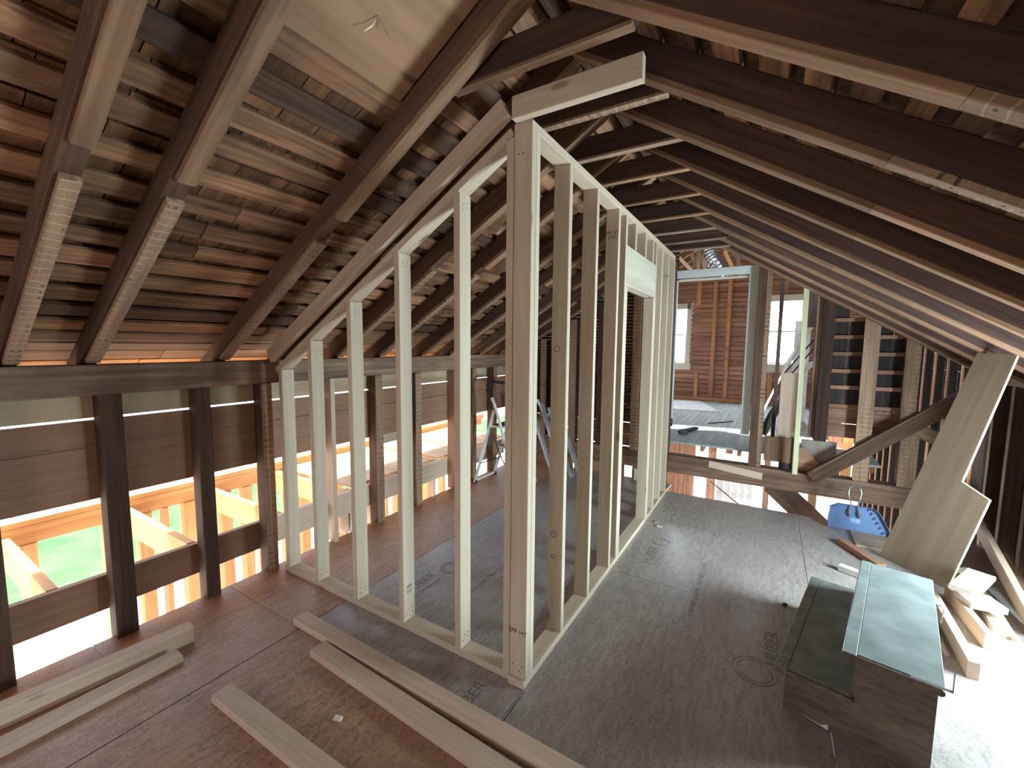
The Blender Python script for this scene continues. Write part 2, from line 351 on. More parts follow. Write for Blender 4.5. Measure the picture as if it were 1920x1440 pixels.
yL = [-1.35, -.75, -.12, .445, .725, 1.355, 1.80, 2.225, 2.67, 3.225, 3.68, 4.25, 4.70, 5.12]
yR = [-1.4, -.8, -.15, .40, .86, 1.305, 1.735, 2.19, 2.65, 3.12, 3.60, 4.08, 4.55, 5.02]
DP = .125
for i, y in enumerate(yL):
    wdt = .06 + .004 * ((i * 7) % 3 - 1)
    r = raf_seg('rafter', -1, -3.40, XRG + .02, .022, DP, y - .012 if i in (3, 4) else y, y + wdt, 'raf', ceil)
    raf_seg('upper_rafter_edge', -1, -1.85 + .03 * math.sin(i * 3), XRG, -.004, .0225, y - .001, y + wdt + .001, 'oldwarm', r)  # underside lighter than the sides: warm floor bounce painted into its colour
    raf_seg('furring_strip', -1, -3.04, -1.985 + .03 * math.sin(i * 5), -.003, .0225, y + .002, y + wdt - .001, 'oldlath', r)
for i, y in enumerate(yR):
    wdt = .06 + .004 * ((i * 5) % 3 - 1)
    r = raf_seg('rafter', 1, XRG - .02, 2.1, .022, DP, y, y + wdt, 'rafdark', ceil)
    raf_seg('upper_rafter_edge', 1, XRG, .299 + .03 * math.sin(i * 4), -.002, .0225, y - .001, y + wdt + .001, 'oldwarm', r)  # same on the right slope, floor bounce put into the edge colour
    raf_seg('furring_strip', 1, .30 + .03 * math.sin(i * 4), 1.70, -.002, .0225, y + .002, y + wdt - .001, 'oldlath' if i < 7 else 'oldwarm', r)
for i, (a, b) in enumerate(((1.44, 2.68), (1.86, 2.665), (2.28, 2.665), (2.68, 2.665), (3.14, 2.665), (3.62, 2.665), (4.10, 2.665), (4.52, 2.665), (4.86, 2.66))):
    zt = b; xa = XRG - (ZRG - zt) / mL - .10; xb = XRG + (ZRG - zt) / mR + .06
    t = box('collar_tie', xa, xb, a, a + .04, zt + .012, zt + .12, 'old', ceil, .002)
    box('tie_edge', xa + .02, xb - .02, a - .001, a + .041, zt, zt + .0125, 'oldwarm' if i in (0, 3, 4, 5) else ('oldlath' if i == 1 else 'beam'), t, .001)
box('ridge_board', XRG - .012, XRG + .012, -1.5, 5.3, ZRG + .03, ZRG + DP + .03, 'old', ceil)
# skip sheathing: boards with gaps, above them the shingle courses
def slope_pt(side, s, off):   # s = distance down the slope from the ridge
    d = -dirL if side < 0 else dirR; n = nL if side < 0 else nR
    return Vector((XRG, 0, ZRG)) + d * s + n * off
BT = .022
plyL = (.34, .66)   # slope range taken by the plywood patch on the left slope
for side in (-1, 1):
    n = nL if side < 0 else nR; s = -.10; smax = 3.05 if side < 0 else 3.3; rnd = random.Random(3 if side < 0 else 5); rows = []
    while s < smax:
        w = rnd.uniform(.072, .105); rows.append((s, s + w)); s += w + (rnd.uniform(.045, .085) if s < 1.75 else rnd.uniform(.02, .05) if s < 2.35 else rnd.uniform(.004, .018))
    for (a, b) in rows:
        ends = [-1.5, rnd.uniform(.5, 2.0), rnd.uniform(2.6, 4.2), 5.22]
        if side < 0 and a < .66: ends = [-1.5, .76, 1.39, rnd.uniform(2.6, 4.2), 5.22]
        for k in range(len(ends) - 1):
            if side < 0 and a < .66 and k == 1 and (a < .60): continue
            P = slope_pt(side, (a + b) / 2, DP + BT / 2 + rnd.uniform(0, .004))
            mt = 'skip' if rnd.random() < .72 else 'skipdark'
            if side < 0 and a > 2.45: mt = 'warm' if a > 2.72 else 'oldwarm'  # rows nearest the left eave: lighter, warmer wood paints in the eave glow
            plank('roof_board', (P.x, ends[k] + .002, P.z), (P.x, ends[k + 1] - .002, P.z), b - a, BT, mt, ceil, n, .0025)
    # shingles
    rnd = random.Random(11)
    stuff = MB(); cnt = 0; proto = {}
    s = -.12; row = 0
    while s < smax:
        y = -1.5 + rnd.uniform(0, .1)
        while y < 5.2:
            w = rnd.uniform(.07, .17); P = slope_pt(side, s + .07, DP + BT + .012 + rnd.uniform(0, .003)); d = (-dirL if side < 0 else dirR)
            tl = d * .078 + n * .010
            near = (side < 0 and .35 < y < 2.4 and .55 < s < 2.6) and cnt < 290
            if near:
                wq = round(w / .02) * .02; cnt += 1
                plank('shingle', (P.x, y + w / 2, P.z) - tl, (P.x, y + w / 2, P.z) + tl, w - .004, .007, 'shingle', ceil, n, 0) if False else \
                    plank('shingle', Vector((P.x, y + w / 2, P.z)) - tl, Vector((P.x, y + w / 2, P.z)) + tl, w - .004, .007, 'shingle', ceil, n, 0)
            else:
                stuff.obox(Vector((P.x, y + w / 2, P.z)) - tl, Vector((P.x, y + w / 2, P.z)) + tl, w - .004, .007, n)
            y += w
        s += .135; row += 1
    o = stuff.build('shingles_beyond', 'shingle', ceil); o['kind'] = 'stuff'
    P = slope_pt(side, smax / 2 - .08, DP + BT + .035)
    plank('roof_underlay', (P.x, -1.55, P.z), (P.x, 5.25, P.z), smax + .22, .008, 'slate', ceil, n, 0)
# plywood patch between two rafters on the left slope
P = slope_pt(-1, .335, DP + BT / 2)
pp = plank('plywood_patch', (P.x, .79, P.z), (P.x, 1.352, P.z), .58, .018, 'plypatch', ceil, nL, .001); pp['label'] = 'pale plywood patch with bent nails'
mb = MB()
for (yy, ss, dy, ds, dz) in ((1.08, .42, .05, .02, -.06), (1.08, .42, -.03, .06, -.05), (1.27, .52, .06, -.03, -.03), (1.20, .18, .02, .03, -.04)):
    a = slope_pt(-1, ss, DP) + Vector((0, yy, 0)); b = slope_pt(-1, ss + ds, DP + dz * .6) + Vector((0, yy + dy, 0)); mb.tube([a, (a + b) / 2 + Vector((0, .006, -.004)), b], .0014, 5)
mb.build('bent_nail', 'metal', pp)

# ------------------------------------------------------------------ LEFT WALL
wl = struct('wall_left', 'old kneewall with weathered timber plate, dark studs and fir planks behind', 'wall')
box('eave_beam', -3.14, -3.0, -1.5, 5.1, 1.365, 1.525, 'beam', wl, .006)
for (y0, y1, m) in ((-.55, -.47, 'old'), (.30, .386, 'old'), (.755, .85, 'old'), (1.195, 1.275, 'old'), (1.585, 1.66, 'oldlath'),
                    (2.58, 2.665, 'oldlath'), (3.08, 3.165, 'oldlath'), (4.03, 4.11, 'oldlath'), (4.48, 4.56, 'oldlath'), (4.92, 5.0, 'old')):
    st = box('stud', -3.10, -3.0, y0, y1, -.02, 1.365, 'raf', wl, .003)
    if m == 'oldlath': box('lathed_edge', -3.001, -2.996, y0 + .002, y1 - .002, .0, 1.363, 'oldlath', st, 0)
box('new_stud', -3.10, -3.0, 2.13, 2.168, .0, 1.365, 'newboard', wl)
box('new_stud', -3.10, -3.0, 3.69, 3.73, .0, 1.365, 'orange', wl)
for (y0, y1) in ((-1.5, 1.63), (1.63, 4.9)):
    box('rail_board', -3.145, -3.104, y0 + .002, y1 - .002, .15, .348, 'orange' if y0 < 0 else 'newboard', wl)
for (y0, y1) in ((-1.5, 2.15), (2.15, 5.1)):
    box('plank', -3.142, -3.104, y0 + .002, y1 - .002, .790, 1.076, 'orange', wl)
    box('plank', -3.142, -3.104, y0 + .002, y1 - .002, 1.080, 1.222, 'orange', wl)
    box('plywood_strip', -3.125, -3.108, y0 + .002, y1 - .002, 1.236, 1.40, 'plystrip', wl)
box('short_plank', -3.142, -3.104, 2.72, 3.05, .70, .788, 'newboard', wl)
for y in (2.22, 2.34, 2.40, 2.62, 3.5):
    box('cripple', -3.24, -3.15, y, y + .04, -.05, .33, 'newboard', wl)

# addition outside the left wall: joists, header, outer wall
ad = struct('wall_addition', 'sunlit new fir framing of the low addition outside the left eave', 'framing')
for y in (-.1, .53, 1.155, 1.73, 2.33, 2.93, 3.53, 4.13, 4.73):
    box('joist', -4.22, -3.147, y, y + .045, .165, .352, 'warm', ad)
for z0 in (.362, .402): box('top_plate', -4.36, -4.22, -1.2, 6.0, z0, z0 + .038, 'warm', ad)
box('header_board', -4.30, -4.262, -1.2, 6.0, .262, .360, 'warm', ad)
box('header_board', -4.262, -4.225, -1.2, 6.0, .165, .2585 + .10, 'warm', ad) if False else None
for y0, y1 in ((-.6, .62), (.64, 1.12), (1.14, 2.2), (2.3, 3.5), (3.52, 5.2)):
    box('roof_sheet', -5.0, -4.40, y0, y1, .40, .418, 'ply', ad)
box('fascia_joist', -4.72, -4.68, -1.2, 6.0, .26, .40, 'warm', ad)
for i, (y0, y1) in enumerate(((1.045, 1.09), (1.25, 1.335), (1.414, 1.449), (1.558, 1.689), (1.845, 1.938), (2.042, 2.122), (2.211, 2.297), (2.45, 2.5), (2.62, 2.72), (2.86, 2.9), (3.05, 3.15), (3.3, 3.34),
                          (3.5, 3.6), (3.8, 3.84), (4.0, 4.1), (4.3, 4.34), (4.6, 4.7), (4.95, 5.0), (5.3, 5.4))):
    box('outer_stud', -4.36, -4.25, y0, y1, -2.95, .26, 'warm', ad)
box('outer_stud', -4.36, -4.25, .62, .70, -.32, .26, 'warm', ad)
for y in (-.9,): box('outer_stud', -4.36, -4.25, y, y + .045, -2.95, .26, 'warm', ad)
box('sill', -4.36, -4.25, 1.69, 6.0, -.95, -.912, 'warm', ad)
for y0, y1 in ((2.42, 3.0), (3.0, 3.48), (3.58, 4.08), (4.18, 5.0)):
    box('deck_sheet', -4.2, -3.15, y0, y1, .354, .370, 'ply', ad)

# ------------------------------------------------------------------ RIGHT WALL
wr = struct('wall_right', 'dark right kneewall with old studs and a low window opening toward the front', 'wall')
box('eave_beam', 1.60, 1.74, -2.6, 5.1, 1.368, 1.49, 'beam', wr, .006)
for y in (-2.2, -1.6, -1.0, -.4, .2, .8, 1.40, 1.9, 2.40, 3.74, 4.02, 4.36, 4.70, 5.0):
    st = box('stud', 1.60, 1.70, y, y + .05, -.02, 1.368, 'old', wr)
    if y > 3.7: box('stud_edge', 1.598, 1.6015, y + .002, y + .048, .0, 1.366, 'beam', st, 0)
z = -.02
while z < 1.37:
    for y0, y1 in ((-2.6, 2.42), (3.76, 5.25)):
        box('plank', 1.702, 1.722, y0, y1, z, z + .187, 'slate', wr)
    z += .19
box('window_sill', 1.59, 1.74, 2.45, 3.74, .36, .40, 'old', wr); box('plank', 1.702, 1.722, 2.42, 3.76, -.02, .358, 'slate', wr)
for i in range(9): box('gable_plank', -3.1, 1.7, 0, .02, 0, .1, 'slate', None) if False else None
# rear wall behind the camera, with an opening added for the fill light
wb = struct('wall_rear', 'rear gable wall behind the viewer with an opening added for the fill light', 'wall')
for k in range(17):
    z0 = -.02 + k * .19; z1 = z0 + .187
    if .55 < z0 < 2.0:
        box('plank', -3.1, -1.85, -2.47, -2.45, z0, z1, 'gableplank', wb); box('plank', .05, 1.72, -2.47, -2.45, z0, z1, 'gableplank', wb)
    else: box('plank', -3.1, 1.72, -2.47, -2.45, z0, z1, 'gableplank', wb)
# roof runs back to the rear wall
for side in (-1, 1):
    n = nL if side < 0 else nR; P = slope_pt(side, 1.55, DP + BT)
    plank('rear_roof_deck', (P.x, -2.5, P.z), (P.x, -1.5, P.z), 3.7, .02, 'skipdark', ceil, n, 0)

# ------------------------------------------------------------------ DIVIDING WALL at the end of the attic
wf = struct('wall_far', 'open framed wall across the attic end with a low beam, posts and a diagonal brace', 'wall')
YD = 5.12
M['beam2'] = wood('reddish_old_beam', (.13, .07, .045), (.30, .18, .12), grain=.8, var=.05, stain=.5, bump=.6)
bm = plank('low_beam', (-3.0, YD + .08, .283), (1.7, YD + .08, .268), .15, .205, 'beam2', wf, (0, 0, 1), .006)
plank('splintered_patch', (-.52, YD + .002, .34), (.0, YD + .002, .285), .006, .075, 'newboard', bm, (0, 0, 1), 0)
def dstud(x0, x1, z0, z1, m='old', y0=YD, dep=.09, lath=True, name='stud'):
    o = box(name, x0, x1, y0, y0 + dep, z0, z1, 'old' if m == 'oldlath' else m, wf, .003)
    if m == 'oldlath': box('lathed_edge', x0 + .002, x1 - .002, y0 - .004, y0, z0, z1, 'oldlath', o, 0)
    return o
dstud(-2.86, -2.78, .385, 1.60); dstud(-2.66, -2.58, .385, 1.72, 'oldlath'); dstud(-2.50, -2.44, .385, 1.80)
dstud(-2.235, -2.14, .385, 1.98, 'oldlath'); dstud(-1.86, -1.79, .385, 2.18); dstud(-1.42, -1.315, .385, 2.46, 'oldlath')
dstud(-1.02, -.96, .385, 2.60, 'oldlath')
pst = dstud(-.14, -.02, .385, 2.50, 'raf', YD - .01, .12, name='post'); box('lathed_edge', -.065, -.021, YD - .0135, YD - .009, .39, 2.5, 'oldlath', pst, 0)
dstud(.755, .86, .38, 1.96, 'oldlath', YD - .01); dstud(1.06, 1.15, .38, 1.78, 'oldlath', YD - .01)
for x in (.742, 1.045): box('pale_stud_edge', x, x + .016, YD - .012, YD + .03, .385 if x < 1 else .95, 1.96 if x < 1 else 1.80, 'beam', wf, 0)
dstud(1.10, 1.19, .38, 1.0, 'oldlath', YD - .012)
dstud(.42, .52, .72, 2.19, 'old', YD + .03, .14, name='post'); dstud(.375, .425, .75, 2.20, 'beam', YD + .08, .06)
br = plank('diagonal_brace', (.42, YD - .045, .36), (1.58, YD - .045, 1.36), .05, .13, 'raf', wf, (0, 0, 1), .004)
plank('brace_top_edge', (.43, YD - .045, .425 + .010), (1.545, YD - .045, 1.395 + .010), .052, .006, 'beam', br, (0, 0, 1), 0)
plank('lower_brace', (.10, YD + .10, .20), (.78, YD + .10, -.42), .05, .22, 'old', wf, (0, 0, 1), .004)
plank('rough_block', (1.16, YD - .02, .93), (1.42, YD - .02, .79), .03, .12, 'beam', wf, (0, 0, 1), .004)
plank('short_brace', (1.46, YD + .02, 1.32), (1.30, YD + .02, .76), .03, .06, 'beam', wf, (0, 1, 0), .003)
box('infill_board', .0, .25, 5.22, 5.25, .44, .70, 'oldwarm', wf); box('infill_board', .25, .30, 5.2, 5.25, .30, .70, 'old', wf)
box('infill_board', .14, .25, 5.225, 5.25, .37, .56, 'slate', wf)
mb = MB(); mb.prism([(.31, 5.20, .38), (.56, 5.20, .40), (.345, 5.20, .64), (.31, 5.20, .62)], (0, 1, 0), .02); mb.build('triangular_panel', 'gableplank', wf)
box('plaster_slab', .33, .62, 5.26, 5.29, .36, .70, 'plaster', wf)
# lath with plaster keys behind the studs, left part
for k in range(50):
    z0 = .72 + k * .042
    x0 = max(-3.0, XRG - (ZRG + .1 - z0) / mL); 
    if x0 > -1.0: break
    if k == 0: lm = MB(); pk = MB(); rnd = random.Random(4)
    lm.box(x0, -.95, 5.232, 5.240, z0, z0 + .036)
    x = x0 + .02
    while x < -.97:
        l = rnd.uniform(.03, .14)
        if rnd.random() < .6: pk.obox((x, 5.229, z0 + .038 + rnd.uniform(-.003, .003)), (min(x + l, -.955), 5.229, z0 + .038 + rnd.uniform(-.003, .003)), .010, rnd.uniform(.003, .007))
        x += l + .02
o = lm.build('lath', 'lathstrip', wf); o['kind'] = 'stuff'; o = pk.build('plaster_keys', 'plaster', wf); o['kind'] = 'stuff'
box('backing_sheet', -3.05, -.95, 5.245, 5.255, .70, 1.6, 'slate', wf, 0)
for z0 in (.40, .55): box('plank', -3.0, -1.70, 5.23, 5.25, z0, z0 + .14, 'oldwarm', wf)
for x0, x1 in ((-3.0, -2.2), (-2.18, -1.66), (-1.60, -1.50), (-1.40, -.97)): box('plank', x0, x1, 5.22, 5.24, .0, .18, 'oldwarm', wf)
box('short_plank', -1.36, -1.28, 5.16, 5.18, .0, .14, 'whiteboard', wf)
for z0 in (.40, .55): box('plank', -1.60, -1.35, 5.23, 5.25, z0, z0 + .14, 'oldwarm', wf)
# right part: dark panels with orange nailers and two wide boards at the bottom
zs = [1.923, 1.756, 1.592, 1.423, 1.263, 1.075]
tops = [2.13] + zs
for i, z0 in enumerate(zs):
    box('nailer', .53, 1.08, 5.235, 5.262, z0 - .018, z0 + .018, 'gableplank', wf)
for i in range(len(tops) - 1):
    a = tops[i + 1] + .019; b = tops[i] - .019
    for x0, x1 in ((.53, .64), (.65, .77), (.85, .96), (.965, 1.075)):
        if UR(x1) < a: continue
        box('dark_panel', x0, x1, 5.262, 5.275, a, min(b, UR(x0) + .2), 'slate', wf, 0)
for a, b in ((.905, 1.05), (.765, .900)): box('wide_board', .53, 1.08, 5.24, 5.262, a, b, 'gableplank', wf)
# grey door casing nailed in the opening
tr = struct('trim_1', 'chipped grey painted door casing framing the view into the far room', 'door casing')
box('casing_leg', -.235, -.148, 5.205, 5.232, .70, 2.424, 'grey', tr); box('casing_leg', -1.04, -.948, 5.205, 5.232, .80, 2.40, 'grey', tr)
plank('casing_head', (-1.04, 5.2185, 2.466), (-.146, 5.2185, 2.468), .027, .085, 'grey', tr)
box('casing_edge', -.945, -.24, 5.233, 5.27, 2.392, 2.414, 'whiteboard', tr); 
box('casing_leg_outer', -.235, -.13, 5.205, 5.232, .70, 2.425, 'grey', tr) if False else None

# ------------------------------------------------------------------ FAR ROOM
ff = struct('floor_far', 'raised floor of worn grey-blue painted boards in the far room', 'floor')
ZP = .52
x = -2.3; rnd = random.Random(2)
while x < .9:
    w = .084; ysplit = rnd.uniform(6.2, 8.6)
    for y0, y1 in ((5.262, ysplit), (ysplit, 9.62)):
        if x > .28 and y0 < 5.3: y0 = 5.262
        box('floorboard', x, x + w - .002, y0, y1 - .002, ZP - .022, ZP, 'platform', ff, .001)
    x += w
for i in range(9): box('joist', -2.3 + i * .406, -2.26 + i * .406, 5.6, 9.6, ZP - .16, ZP - .023, 'oldwarm', ff, 0)
wg = struct('wall_gable', 'far gable wall of red-brown boards with nail-marked studs and two bright windows', 'wall')
YG = 9.64
wins = ((-2.12, -1.47, 1.20, 2.53), (-.17, .56, 1.22, 2.62))   # glass openings with frames
z = -.2
k = 0
while z < 3.7:
    z1 = z + .098
    segs = [(-3.0, 2.0)]
    for (a, b, c, d) in wins:
        if z1 > c and z < d:
            ns = []
            for s0, s1 in segs:
                if a > s0 and b < s1: ns += [(s0, a), (b, s1)]
                else: ns.append((s0, s1))
            segs = ns
    for s0, s1 in segs:
        if z1 < .45 : continue
        box('plank', s0, s1, YG + .001 * (k % 2), YG + .02, z, z1 - .009, 'gableplank', wg, .002)
    z += .098; k += 1
for x, z0, z1 in ((-1.36, 2.5, 3.2), (-1.345, .53, 1.1), (-1.05, .53, 3.2), (-.79, .53, 3.2), (-.17 - .10, 2.6, 3.2), (.15, 2.7, 3.2), (-.02, .53, 1.15), (.7, .53, 3.0)):
    box('stud', x, x + .075, YG - .05, YG - .001, z0, z1, 'farstud', wg, .003)
box('baseboard_strip', -2.2, .6, YG - .07, YG - .052, .53, .60, 'farstud', wg)
plank('top_rail', (-1.6, YG - .03, 3.0), (-.2, YG - .03, 3.0), .03, .06, 'farstud', wg)
for i, (a, b, c, d) in enumerate(wins):
    w = struct('window_%d' % (i + 1), ('narrow bright window half hidden by the new partition' if i == 0 else 'bright double-hung window with cream frame beyond the post'), 'window')
    fw = .09
    box('frame_side', a - .02, a + fw - .02, YG - .03, YG + .03, c - .02, d + .02, 'cream', w); box('frame_side', b - fw + .02, b + .02, YG - .03, YG + .03, c - .02, d + .02, 'cream', w)
    box('frame_head', a, b, YG - .03, YG + .03, d - .10, d + .02, 'cream', w); box('window_sill', a - .04, b + .04, YG - .06, YG + .03, c - .04, c + .10, 'cream', w)
    mid = (c + d) / 2 + .03
    for q, (lo, hi, yy) in enumerate(((c + .10, mid + .015, YG + .03), (mid - .015, d - .10, YG + .055))):
        s_ = box('sash_rail', a + fw - .02, b - fw + .02, yy, yy + .03, lo, lo + .035, 'siding', w)
        box('sash_rail', a + fw - .02, b - fw + .02, yy, yy + .03, hi - .03, hi, 'siding', w)
        for xx in (a + fw - .02, b - fw - .01): box('sash_stile', xx, xx + .03, yy, yy + .03, lo + .03, hi - .03, 'siding', w)
        box('pane', a + fw, b - fw, yy + .012, yy + .016, lo + .03, hi - .03, 'glass', w, 0)
# side walls and roof of the far wing
box('backing_sheet', -3.0, -2.14, YG + .075, YG + .08, .3, 3.8, 'slate', wg, 0); box('backing_sheet', -1.45, -.19, YG + .075, YG + .08, .3, 3.8, 'slate', wg, 0); box('backing_sheet', .58, 2.0, YG + .075, YG + .08, .3, 3.8, 'slate', wg, 0)
for a_x, b_x, c_z in ((-2.14, -1.45, 1.18), (-.19, .58, 1.2)): box('backing_sheet', a_x, b_x, YG + .075, YG + .08, .3, c_z, 'slate', wg, 0); box('backing_sheet', a_x, b_x, YG + .075, YG + .08, c_z + 1.42, 3.8, 'slate', wg, 0)
wv = struct('wall_wing', 'side walls and upper framing of the far wing with closely spaced studs, lit edges painted on', 'wall')
for k in range(14):
    y = 5.72 + k * .43
    box('stud', 1.72, 1.79, y, y + .04, -1.6, 2.2, 'slate', wv); box('painted_lit_edge', 1.706, 1.72, y + .002, y + .038, -1.6, 2.2, 'farstud', wv, 0)  # dark studs; the light on their edges is painted as paler strips
for k in range(20):
    z = -1.6 + k * .20; box('plank', 1.80, 1.82, 5.3, 11.7, z, z + .196, 'slate', wv); box('plank', -3.05, -3.03, 5.3, 9.6, z + .2, z + .396, 'gableplank', wv) if z > .3 else None
for side in (-1, 1):
    for k in range(8):
        y = 5.9 + k * .46
        xw = -3.05 if side < 0 else 1.82
        plank('wing_rafter', (xw, y, 2.35), (-.6, y, 3.75), .05, .12, 'oldwarm', wv, (0, 0, 1))
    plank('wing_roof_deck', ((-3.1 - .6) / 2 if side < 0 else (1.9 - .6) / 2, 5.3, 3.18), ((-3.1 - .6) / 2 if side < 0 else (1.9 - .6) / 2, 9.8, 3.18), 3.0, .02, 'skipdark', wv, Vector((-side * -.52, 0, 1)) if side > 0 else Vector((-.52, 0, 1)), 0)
# framing pieces over the casing
for (x0, z0, x1, z1, m) in ((-1.32, 3.05, -1.02, 2.72, 'newboard'), (-1.12, 3.06, -.98, 2.72, 'oldwarm'), (-.66, 3.06, -.52, 2.75, 'warm'), (-1.0, 3.06, -.90, 2.8, 'newboard'), (-.50, 3.0, -.44, 2.7, 'oldwarm')):
    plank('roof_strut', (x0, 7.1, z0), (x1, 7.1, z1), .05, .075, m, wv, (0, 1, 0))
plank('lath_post', (-1.0, 7.05, 2.65), (-1.0, 7.05, 3.15), .06, .08, 'oldlath', wv, (0, 1, 0))
# lower storey glimpsed below the beam
lo = struct('wall_lower', 'lower storey framing and planks glimpsed through the gap under the low beam', 'wall')
spans = [(-1.52, -1.366), (-1.350, -1.296), (-1.284, -1.232), (-1.216, -1.142), (-1.124, -1.058), (-1.040, -.98)]
box('backing_plank', -1.6, -1.0, 7.75, 7.77, -2.9, .3, 'warm', lo)  # added sheet; its warm colour stands in for light in the plank slits
for a, b in spans: box('vertical_plank', a, b, 7.5, 7.53, -2.9, .30, 'gableplank', lo)
box('vertical_plank', -.775, -.655, 7.5, 7.54, -2.9, .30, 'gableplank', lo)
for a, b in ((-.72, -.66), (-.52, -.42)): box('short_plank', a, b, 7.46, 7.49, -.05, .34, 'oldwarm', lo)
x = -.64
while x < -.2: box('siding_panel', x, x + .10, 7.6, 7.63, -2.9, -.20, 'siding', lo); x += .104
box('door_frame', -.985, -.955, 7.5, 7.56, -2.9, -.30, 'siding', lo); box('door_frame', -.80, -.778, 7.5, 7.56, -2.9, -.30, 'siding', lo)
box('lower_stud', .02, .102, 7.5, 7.6, -2.9, .35, 'beam', lo); box('lower_stud', .60, .70, 7.5, 7.6, -2.9, .35, 'oldwarm', lo)
for x0 in (.62, .75): box('lit_stud', x0, x0 + (.03 if x0 < .7 else .09), 5.9, 5.95, .0, .70, 'warm', lo)
for k in range(6): box('red_plank', .66, .75, 5.96, 5.98, .05 + k * .105, .15 + k * .105, 'gableplank', lo)

# ------------------------------------------------------------------ OUTSIDE
gr = tag(box('ground', -13, 14, -12, 40, -3.12, -3.0, 'concrete', None, 0), 'pale sunlit ground around the house below', 'ground', kind='structure')
lw = tag(box('lawn', -14.6, -10.2, -10, 30, -2.999, -2.96, 'lawn', None, 0), 'strip of bright green lawn seen below through the left framing', 'lawn', kind='structure')
rd = tag(box('street', -40, -14.6, -20, 40, -3.1, -2.98, 'concrete', None, 0), 'pale street beyond the lawn', 'street', kind='structure')
def car(loc, rz, label):
    e = empty('car', loc, rz); tag(e, label, 'car')
    def L(p): return Matrix.Translation(loc) @ Matrix.Rotation(rz, 4, 'Z') @ Vector(p)
    prof = [(-2.1, .35), (-2.15, .75), (-1.5, .9), (-.9, 1.38), (.7, 1.42), (1.25, .95), (2.1, .8), (2.15, .35)]
    mb = MB(); k = len(prof)
    for yy, sc in ((-.85, 1), (-.6, 1.0), (.6, 1.0), (.85, 1)):
        for (a, b) in prof: mb.v.append(tuple(L((a * (1 if abs(yy) < .7 else .985), yy * (1 if b < 1 else .82), b))))
    for r in range(3):
        for i in range(k): j = (i + 1) % k; mb.f.append((r * k + i, r * k + j, (r + 1) * k + j, (r + 1) * k + i))
    mb.f.append(tuple(range(k))[::-1]); mb.f.append(tuple(range(3 * k, 4 * k)))
    mb.build('body', 'carpaint', e)
    for sy in (-1, 1): g = MB(); g.prism([L((-.8, sy * .74, 1.30)), L((.6, sy * .74, 1.33)), L((1.0, sy * .80, .98)), L((-1.2, sy * .80, .95))], L((0, sy, 0)) - Vector(loc), .03); g.build('side_window', 'carglass', e)
    for sx in (-1.35, 1.35):
        for sy in (-.82, .82):
            w = MB(); w.tube([L((sx, sy - .1, .32)), L((sx, sy + .1, .32))], .32, 18); w.build('wheel', 'blackrubber', e)
    return e
car((-15.9, 4.3, -2.97), 1.75, 'silver-blue car parked beyond the lawn, left of the second kneewall stud')
car((-17.0, 9.6, -2.97), 1.5, 'pale car on the street glimpsed right of the second kneewall stud')

# ------------------------------------------------------------------ NEW PARTITIONS
pa = empty('partition_frame', (-1.96, 1.70, 0)); tag(pa, 'new spruce stud wall rising with the roof slope, from the left kneewall to the corner post', 'stud wall')
YA0, YA1 = 1.663, 1.752; XE = -.92
box('bottom_plate', -2.925, XE - .09, YA0, YA1, 0, .038, 'new', pa)
for i, x in enumerate((-2.912, -2.571, -2.173, -1.767, -1.353, -1.0495)):
    zt = 1.495 + .588 * (x + .019 + 2.836)
    st = box('stud', x, x + .038, YA0, YA1, .038, zt, 'new', pa)
    mb = MB()
    for zz in (.075, .10): mb.tube([(x + .036, YA0 + .022 + (zz - .075) * .6, zz), (x + .0388, YA0 + .022 + (zz - .075) * .6, zz)], .0035, 6); mb.tube([(x + .036, YA0 + .065, zz), (x + .0388, YA0 + .065, zz)], .0035, 6)
    for zz in (zt - .05, zt - .07): mb.tube([(x + .036, YA0 + .03, zz), (x + .0388, YA0 + .03, zz)], .003, 6); mb.tube([(x + .036, YA0 + .06, zz + .01), (x + .0388, YA0 + .06, zz + .01)], .003, 6)
    mb.build('screw_head', 'blackrubber', st)
def lA(x): return 1.495 + .588 * (x + 2.836)
nA = Vector((-.588, 0, 1)).normalized(); 
p0 = Vector((-2.93, (YA0 + YA1) / 2, lA(-2.93))) + nA * .019; p1 = Vector((-1.012, (YA0 + YA1) / 2, lA(-1.012))) + nA * .019
plank('sloped_top_plate', p0, p1, .089, .038, 'new', pa, nA)
stamp('grade_stamp', 'SPF\nHT', .03, basis((0, 1, 0), (0, 0, 1), (-1.767 + .0385, YA0 + .045, .22)), pa)

pb = empty('partition_frame', (-.965, 3.3, 0)); tag(pb, 'new spruce stud wall with corner post and door opening, running back along the hall', 'stud wall')
XB0, XB1 = -1.009, -.92; YE = 4.95
box('bottom_plate', XB0, XB1, 1.648, 3.10, 0, .038, 'new', pb); box('bottom_plate', XB0, XB1, 3.93, YE, 0, .038, 'new', pb); 
box('bottom_plate', XB0, XB1, 3.10, 3.93, 0, .037, 'new', pb)
box('top_plate', XB0, XB1, YA0, YE - .1, 2.572, 2.610, 'new', pb)
def bst(name, y, z0=.038, z1=2.572, w=.038): return box(name, XB0, XB1, y, y + w, z0, z1, 'new', pb)
bst('corner_stud', YA0); bst('corner_stud', YA0 + .0395)
for y in (2.066, 2.465, 2.885, 4.23, 4.52, 4.812): bst('stud', y)
bst('king_stud', 3.06 - .005); bst('jack_stud', 3.096, .038, 2.08); bst('jack_stud', 3.945, .038, 2.08); bst('king_stud', 3.985)
for y in (3.30, 3.60, 3.86): bst('cripple_stud', y, 2.375, 2.572)
box('door_header', XB1 - .040, XB1 - .001, 3.095, 3.984, 2.085, 2.373, 'plypale', pb); box('door_header', XB0 + .001, XB0 + .040, 3.095, 3.984, 2.085, 2.373, 'plypale', pb)
